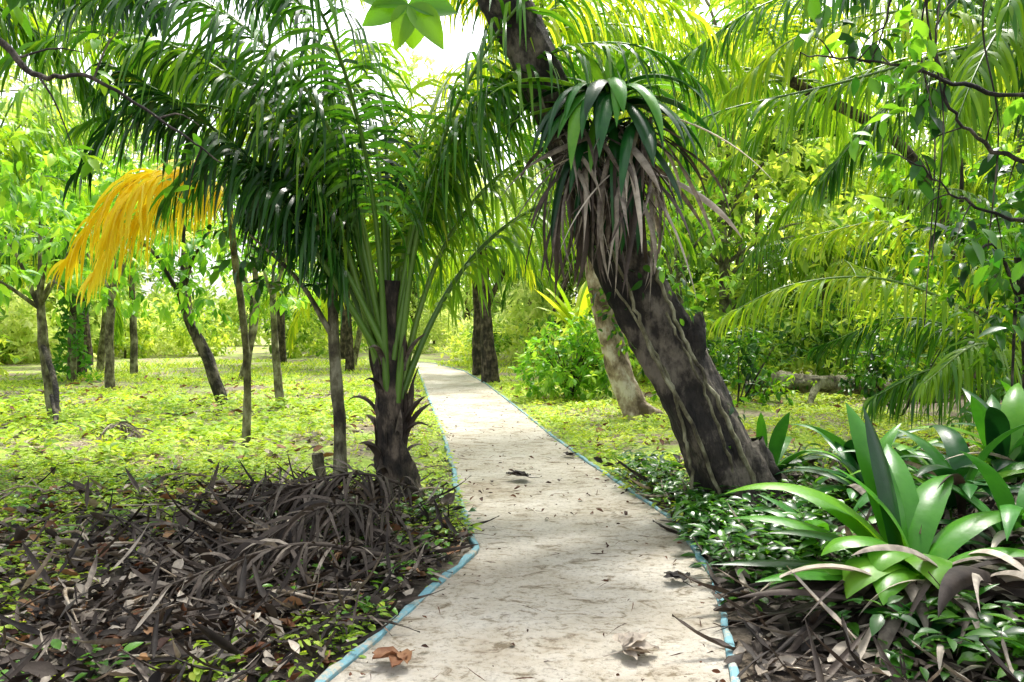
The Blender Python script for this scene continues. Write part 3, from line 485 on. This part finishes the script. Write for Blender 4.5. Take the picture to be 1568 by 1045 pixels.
for k in range(1500):
    if cnt>=110: break
    az=rng.uniform(-54,54); d=rng.uniform(17,56); x=d*math.sin(R(az)); y=d*math.cos(R(az))
    mind=37 if az<-4 else (28 if az<5 else 20)
    if az<-36: mind=24
    if d<mind or not okpos(x,y): continue
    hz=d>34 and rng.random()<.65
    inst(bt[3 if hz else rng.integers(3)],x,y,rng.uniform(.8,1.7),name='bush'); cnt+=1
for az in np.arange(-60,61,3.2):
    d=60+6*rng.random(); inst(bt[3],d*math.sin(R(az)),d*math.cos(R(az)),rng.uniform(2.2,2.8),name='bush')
for x,y,s in [(3.2,21,.8),(5.6,19,.9),(7.8,18.6,1),(10,18,1),(2,23,.8),(12,16,1),(9.5,13,.8),(-1.2,31,1)]: inst(bt[rng.integers(3)],x,y,s,name='bush')
for x,y,s,v in [(-13,24,1,0),(-16,30,1.1,1),(-9,31,1.1,2),(-5.5,27,.9,0),(1.5,31,1.1,1),(4,26,1.1,2),(9,23,1,0),(12,20,1,1),(13,26,1.2,2),(-12,17,1,1),(-18,22,1,2),(-1.5,38,1.2,1),(-8,38,1.2,2)]:
    inst(pt[v],x,y,s,None,'background_palm')
for x,y,h in [(-11.4,24,4),(-8.7,26,4.5),(-11.9,21.5,4),(-6,30,5),(-14,27,5),(-4.6,33,5),(-7.5,22,4),(-16,24,5)]:
    mb=MB(); tube(mb,catmull([(x,y,-.1),(x+.15+rng.uniform(-.3,.3),y,h*.5),(x+rng.uniform(-.8,.8),y,h)],14),[.13,.09,.07],8,0,.5,.1)
    for k in range(8): foliage(mb,(x+rng.uniform(-1.8,1.8),y+rng.uniform(-1.5,1.5),h+rng.uniform(-1.6,2.6)),(1.1,1,.7),84,.28,1,LEAF,.45,.4)
    if x==-11.9:
        kk=500; z=rng.uniform(0,3,kk); a=rng.uniform(0,6.28,kk); rr=.22+.5*np.exp(-z*1.6); scatter(mb,LEAF,np.stack([x+rr*np.cos(a),y+rr*np.sin(a),z],1),rand_dir(kk)+[0,0,-.4],rand_dir(kk)+[0,-.5,.5],.18,1,rng.random(kk)*.3)
    mb.obj('slim_grove_tree',[M_barkm,M_leaf_br])

# ---------------------------------------------------------------- strap-leaf plants bottom right
mb=MB(); C=np.array([2.2,4.35,.18])
spec=[(174,66,1.25,.25,95,.95),(158,44,1.05,.22,60,.6),(190,34,.95,.24,65,.75),(216,50,.85,.27,100,1.),(186,14,1.15,.16,22,.1),(128,84,1.0,.2,18,.25),(105,78,1.1,.22,35,.4),(140,62,1.,.22,75,.7),(236,46,.75,.22,90,.75),(203,68,.8,.24,110,.8),(80,68,1.05,.2,55,.4),(50,60,1.,.2,70,.5),(20,55,1.,.2,80,.6),(330,55,.8,.2,90,.6),(258,54,.75,.24,95,.9),(181,40,.9,.2,50,.2),(168,80,.8,.2,60,.6),(198,22,1.05,.18,30,.4),(228,70,.7,.24,120,.85)]
for az,e,l,w,bd,t in spec: strap(mb,C+rand_dir(1)[0]*.04,az,e,l,w,bd,1 if t>.35 else 0,t*.8+.1,20,.25,sway=rng.uniform(-10,10),floor=True)
for k in range(50): strap(mb,C+[rng.uniform(-.2,.6),rng.uniform(-.35,.05),.04],rng.uniform(190,380),rng.uniform(0,60),rng.uniform(.5,.95),rng.uniform(.04,.12),rng.uniform(60,110),2,rng.uniform(.2,1),14,.5,twist=rng.uniform(-1.5,1.5),sway=rng.uniform(-30,30),floor=True)
for k in range(26): strap(mb,C+[rng.uniform(-.3,.2),rng.uniform(-.45,.15),.0],rng.uniform(165,235),rng.uniform(-5,25),rng.uniform(.6,1.15),rng.uniform(.03,.07),rng.uniform(30,60),2,rng.uniform(.0,.5),14,.5,twist=rng.uniform(-1,1),sway=rng.uniform(-25,25),floor=True)
mb.obj('strap_leaf_plant',[M_strap,M_strap_b,M_dead])
for (cx,cy,cz),n,l,dl in [((3.05,5.5,.35),24,.9,14),((3.7,5.9,.45),22,.95,20),((2.7,6.1,.3),18,.75,8),((2.95,6.7,.3),16,.8,8),((3.0,4.75,.25),16,.85,44),((4.3,6.6,.4),16,.9,16),((2.45,7.6,.2),14,.7,4),((2.75,3.95,.1),12,.6,44),((1.95,3.8,.03),10,.45,16),((2.1,5.3,.1),12,.7,6),((2.4,3.5,.03),10,.5,26)]:
    mb=MB()
    for k in range(n): strap(mb,(cx+rng.uniform(-.08,.08),cy+rng.uniform(-.08,.08),cz),k*137.5,rng.uniform(25,82),l*rng.uniform(.7,1.15),rng.uniform(.12,.19)*(.5+.5*l),rng.uniform(45,120),0 if rng.random()<.62 else 1,rng.uniform(.1,.9),14,.25,sway=rng.uniform(-15,15),floor=True)
    for k in range(dl): strap(mb,(cx+rng.uniform(-.25,.25),cy+rng.uniform(-.25,.1),cz),rng.uniform(180,360),rng.uniform(-20,60),l*rng.uniform(.6,1.1),rng.uniform(.025,.09),rng.uniform(60,120),2,rng.uniform(.1,1),12,.5,twist=rng.uniform(-1.5,1.5),sway=rng.uniform(-30,30),floor=True)
    mb.obj('strap_leaf_plant',[M_strap,M_strap_b,M_dead])
def herbs(x,y,n,h,ls,mat,tb=.5,tpl=LEAF,spread=.12):
    N_=len(x); z=gh(x,y)
    idx=np.repeat(np.arange(N_),n); k=len(idx); a=rng.uniform(0,6.28,k); hh=h*rng.random(k); r=spread*rng.random(k)
    P=np.stack([x[idx]+r*np.cos(a),y[idx]+r*np.sin(a),z[idx]+hh],1)
    D=np.stack([np.cos(a),np.sin(a),rng.uniform(-.2,.7,k)],1); U=nrm(np.array([0,0,1.])+rand_dir(k)*.4)
    tw=np.clip(tb+(rng.random(N_)[idx]-.5)*.6+(rng.random(k)-.5)*.2,0,1); return P,D,U,ls*(.6+.7*rng.random(k)),mat,tw,tpl
def addh(mb,a): P,D,U,S,mat,tw,tpl=a; scatter(mb,tpl,P,D,U,S,mat,tw)
def inreg(n,cx,cy,rx,ry,clear=.02):
    a=rng.uniform(0,6.28,n); r=rng.random(n)**.5; x=cx+rx*r*np.cos(a); y=cy+ry*r*np.sin(a); k=pdist(x,y)>clear; return x[k],y[k]
mb=MB()
for cx,cy,rx,ry,n in [(1.55,6.1,.35,.5,60),(1.7,5.3,.5,.5,75),(2.6,6.,.7,.6,60),(1.5,7.1,.3,.6,35),(3,7.6,1,.9,80),(1.7,4.6,.4,.4,26),(2.2,3.7,.7,.5,34),(3.,4.2,.5,.5,26),(1.35,8,.3,.9,25),(-.6,6.6,.35,1.2,40)]:
    x,y=inreg(n,cx,cy,rx,ry,.03); addh(mb,herbs(x,y,9,.30 if cx>0 else .1,.11 if cx>0 else .06,0,.5))
x,y=pts_region(700,-5.2,-.4,3,7.6,.1); k=vn(x,y,1.1,5)>.52; addh(mb,herbs(x[k],y[k],7,.12,.075,0,.75))
mb.obj('understory_herbs',[M_leaf_dk])
mb=MB()
x,y=pts_region(9500,-13,0,6.6,24,.1); keep=vn(x,y,.8)+(rng.random(len(x))-.5)*.35>.46; addh(mb,herbs(x[keep],y[keep],5,.07,.085,0,.55,KITE))
x,y=pts_region(5600,-5.8,0,2.8,8.5,.1); w=vn(x,y,1.3,2)+(rng.random(len(x))-.5)*.35; th=np.where(x<-2.4,.46,.74)-np.clip((y-5.8)*.12,0,.3); keep=w>th; addh(mb,herbs(x[keep],y[keep],7,.09,.058,0,.38,LEAF))
x,y=pts_region(4200,.2,7,7.5,22,.08); keep=vn(x,y,.8)>.38; addh(mb,herbs(x[keep],y[keep],5,.08,.09,0,.6,KITE))
x,y=pts_region(3000,-1.6,2,6,20,.0); d=pdist(x,y); k=(d<.5)&(d>.06)&(vn(x,y,1.5)>.35); addh(mb,herbs(x[k],y[k],6,.10,.07,0,.55,LEAF))
x,y=pts_region(800,-11,-2.5,8.5,16,.1); addh(mb,herbs(x,y,7,.2,.13,0,.45,LEAF))
mb.obj('ground_cover',[M_gc])
mb=MB(); BL=(np.array([(-.05,0,0),(.05,0,0),(.03,.6,-.05),(-.005,1,-.25)]),np.array([(0,1,2,3)]))
x,y=pts_region(34000,-15,7,7.5,34,.06); k=vn(x,y,.8)+(rng.random(len(x))-.5)*.3>.42; x=x[k];y=y[k]; a=rng.uniform(0,6.28,len(x)); sz=.06+.004*y
scatter(mb,BL,np.stack([x,y,gh(x,y)],1),np.stack([np.cos(a)*.6,np.sin(a)*.6,np.ones_like(x)],1),np.stack([-np.cos(a),-np.sin(a),np.full_like(x,.5)],1),sz*(.6+.8*rng.random(len(x))),0,rng.random(len(x)))
mb.obj('grass',[M_gc],smooth=False)

# ---------------------------------------------------------------- leaf litter
mb=MB()
def litter_(x,y,tpls,s0,s1,mat,lift=.03,tl=0,th=1,tz=.15,pw=1.):
    n=len(x); c=rng.integers(0,len(tpls),n)
    for q,tp in enumerate(tpls):
        k=c==q; m_=k.sum()
        if not m_: continue
        a=rng.uniform(0,6.28,m_); D=np.stack([np.cos(a),np.sin(a),rng.normal(size=m_)*tz],1); U=nrm(np.array([0,0,1.])+rng.normal(size=(m_,3))*.4)
        base=np.where(pdist(x[k],y[k])>0,gh(x[k],y[k]),.015)
        scatter(mb,tp,np.stack([x[k],y[k],base+lift*rng.random(m_)+.012],1),D,U,rng.uniform(s0,s1,m_),mat,tl+(th-tl)*rng.random(m_)**pw)
x,y=pts_region(4200,-5.5,0,2.8,7.3,.08); dens=(np.exp(-((x+1.4)/1.0)**2)*.95+.08)>rng.random(len(x)); litter_(x[dens],y[dens],DSTRIP,.1,.40,0,.12,0,.85,tz=.3,pw=1.7)
x,y=pts_region(9500,-5.5,0,2.6,8.0,.08); dens=(np.exp(-((x+1.6)/1.4)**2)+.22)*np.where(y>6.6+vn(x,y),.35,1)*(.5+vn(x,y,1.7,3))>rng.random(len(x)); litter_(x[dens],y[dens],DEAD,.035,.12,0,.09,tz=.3,pw=1.8)
x,y=pts_region(320,-4,-.5,2.8,7.0,.15); litter_(x,y,DEAD,.13,.2,0,.08,.1,.9,.3)
x,y=pts_region(1100,-5,0,2.6,7.3,.1); litter_(x,y,DEAD,.05,.15,1,.07)
x,y=pts_region(3800,-12,0,6.5,18,.1); k=vn(x,y,.8)<.54; litter_(x[k],y[k],DEAD,.05,.15,0,.05,.4,1)
x,y=pts_region(900,-12,6,8,22,.1); litter_(x,y,DEAD,.08,.2,1,.05,.3,1)
x,y=pts_region(1300,1.1,5,2.8,8,.04); litter_(x,y,DSTRIP,.15,.5,0,.10,.0,.9,.25)
x,y=pts_region(2600,1,5,2.8,9,.05); litter_(x,y,DEAD,.05,.16,0,.07,tz=.3,pw=1.3)
mb.obj('leaf_litter',[M_dead,M_deadr])
mb=MB()
n=320; y=3+rng.random(n)**1.5*17; f=rng.beta(.5,.5,n); x=xl(y)+.05+(xr(y)-xl(y)-.1)*f; litter_(x,y,DEAD,.012,.045,1,.004,0,.5)
n=170; y=3+rng.random(n)**1.3*14; f=rng.beta(.6,.6,n); x=xl(y)+.05+(xr(y)-xl(y)-.1)*f; litter_(x,y,DSTRIP[:2],.04,.14,1,.004,0,.4)
n=30; y=rng.normal(7.6,1.2,n); f=rng.random(n); x=xl(y)+.05+(xr(y)-xl(y)-.1)*f; litter_(x,y,DEAD,.03,.08,1,.008,0,.6)
mb.obj('path_debris',[M_dead,M_deadr])
def bigleaf(name,x,y,s,mat,lobes,t,az):
    mb=MB()
    for k in range(lobes):
        a=R(az+(k-(lobes-1)/2)*34+rng.uniform(-6,6)); scatter(mb,leaf_tpl(.5,6,.25,rng.uniform(-.12,.12),.5,.05),[(x,y,.035+.006*k)],np.array([[math.cos(a),math.sin(a),.04]]),np.array([[rng.uniform(-.25,.25),rng.uniform(-.25,.25),1.]]),s*(1-.16*abs(k-(lobes-1)/2)),0,t+rng.uniform(-.1,.1))
    tube(mb,[(x,y,.035),(x-.5*s*math.cos(R(az)),y-.5*s*math.sin(R(az)),.025)],[.004,.002],5,0,t); mb.obj(name,[mat])
bigleaf('fallen_leaf',.53,3.80,.2,M_dead,6,.75,20); bigleaf('fallen_leaf',-.52,3.76,.19,M_deadr,4,.5,240); bigleaf('fallen_leaf',1.05,4.85,.16,M_dead,4,.05,120); bigleaf('fallen_leaf',.17,8.2,.24,M_dead,5,.05,190); bigleaf('fallen_leaf',.65,9.6,.15,M_dead,4,.15,30)
bigleaf('fallen_leaf',-1.45,4.2,.26,M_deadr,5,.8,60);bigleaf('fallen_leaf',-2.6,4.6,.22,M_deadr,5,.9,160);bigleaf('fallen_leaf',-5.1,9.2,.3,M_deadr,5,.9,160);bigleaf('fallen_leaf',-1.9,3.9,.22,M_deadr,5,.6,200)
for ctrl,nl,L_ in [([(-.75,6.3,.3),(-1.2,5.9,.5),(-1.8,5.7,.32),(-2.5,5.3,.1)],70,.55),([(-2.4,6.6,.1),(-1.9,6.1,.38),(-1.3,5.7,.36),(-.8,5.2,.15)],60,.5),([(-.8,5.0,.15),(-1.3,4.7,.3),(-1.9,4.3,.18),(-2.5,3.9,.05)],50,.42),([(-3.4,6.2,.1),(-2.8,5.6,.25),(-2.2,5.,.2),(-1.7,4.5,.08)],44,.42),([(-.8,5.7,.25),(-1.2,5.2,.42),(-1.6,4.7,.25)],50,.45),([(-5.6,10.9,.05),(-5.2,10.5,.3),(-4.7,10.2,.1)],40,.45)]:
    mb=MB(); frond(mb,ctrl,nl,L_,.024,.05,1.2,0,0,.018,rng.uniform(.25,.5),jit=.4,floor=True,up=.1); mb.obj('dead_palm_frond',[M_dead])
mb=MB()
for k in range(90):
    x=rng.uniform(-5,-.6); y=rng.uniform(3,8.5)
    if pdist(np.array(x),np.array(y))<.25: continue
    a=rng.uniform(0,6.28); l=rng.uniform(.2,.8); z=float(gh(np.array(x),np.array(y)))+.05
    tube(mb,catmull([(x,y,z),(x+l*.5*math.cos(a),y+l*.5*math.sin(a),z+rng.uniform(0,.08)),(x+l*math.cos(a+.2),y+l*math.sin(a+.2),z)],8),[rng.uniform(.006,.018),.004],6,0,.5,.15)
mb.obj('fallen_sticks',[M_barkp])

# ---------------------------------------------------------------- light, sky, camera
w=bpy.data.worlds.new('World'); scene.world=w; w.use_nodes=True; nt=w.node_tree; bg=nt.nodes['Background']
sk=nt.nodes.new('ShaderNodeTexSky'); sk.sky_type='NISHITA'; sk.sun_disc=False; EL,AZ=R(60),R(20)
sk.sun_elevation=EL; sk.sun_rotation=AZ; sk.air_density=1; sk.dust_density=4; sk.ozone_density=1
hs=nt.nodes.new('ShaderNodeHueSaturation'); hs.inputs['Saturation'].default_value=.25; hs.inputs['Value'].default_value=3.0
nt.links.new(sk.outputs[0],hs.inputs['Color']); nt.links.new(hs.outputs[0],bg.inputs[0]); bg.inputs[1].default_value=.15
sd=bpy.data.lights.new('sun','SUN'); sd.energy=5; sd.angle=R(8); sd.color=(1,.95,.86); so=bpy.data.objects.new('sun',sd); scene.collection.objects.link(so)
dv=Vector((math.sin(AZ)*math.cos(EL),math.cos(AZ)*math.cos(EL),math.sin(EL))); so.rotation_euler=dv.to_track_quat('Z','Y').to_euler(); so.location=(0,0,30)
scene.view_settings.view_transform='Standard'; scene.view_settings.look='None'; scene.view_settings.exposure=0
cd=bpy.data.cameras.new('camera'); cd.lens=28; cd.sensor_width=36; cd.clip_end=1500; co=bpy.data.objects.new('camera',cd); co.location=(0,0,1.6); co.rotation_euler=(R(88.9),0,0)
scene.collection.objects.link(co); scene.camera=co
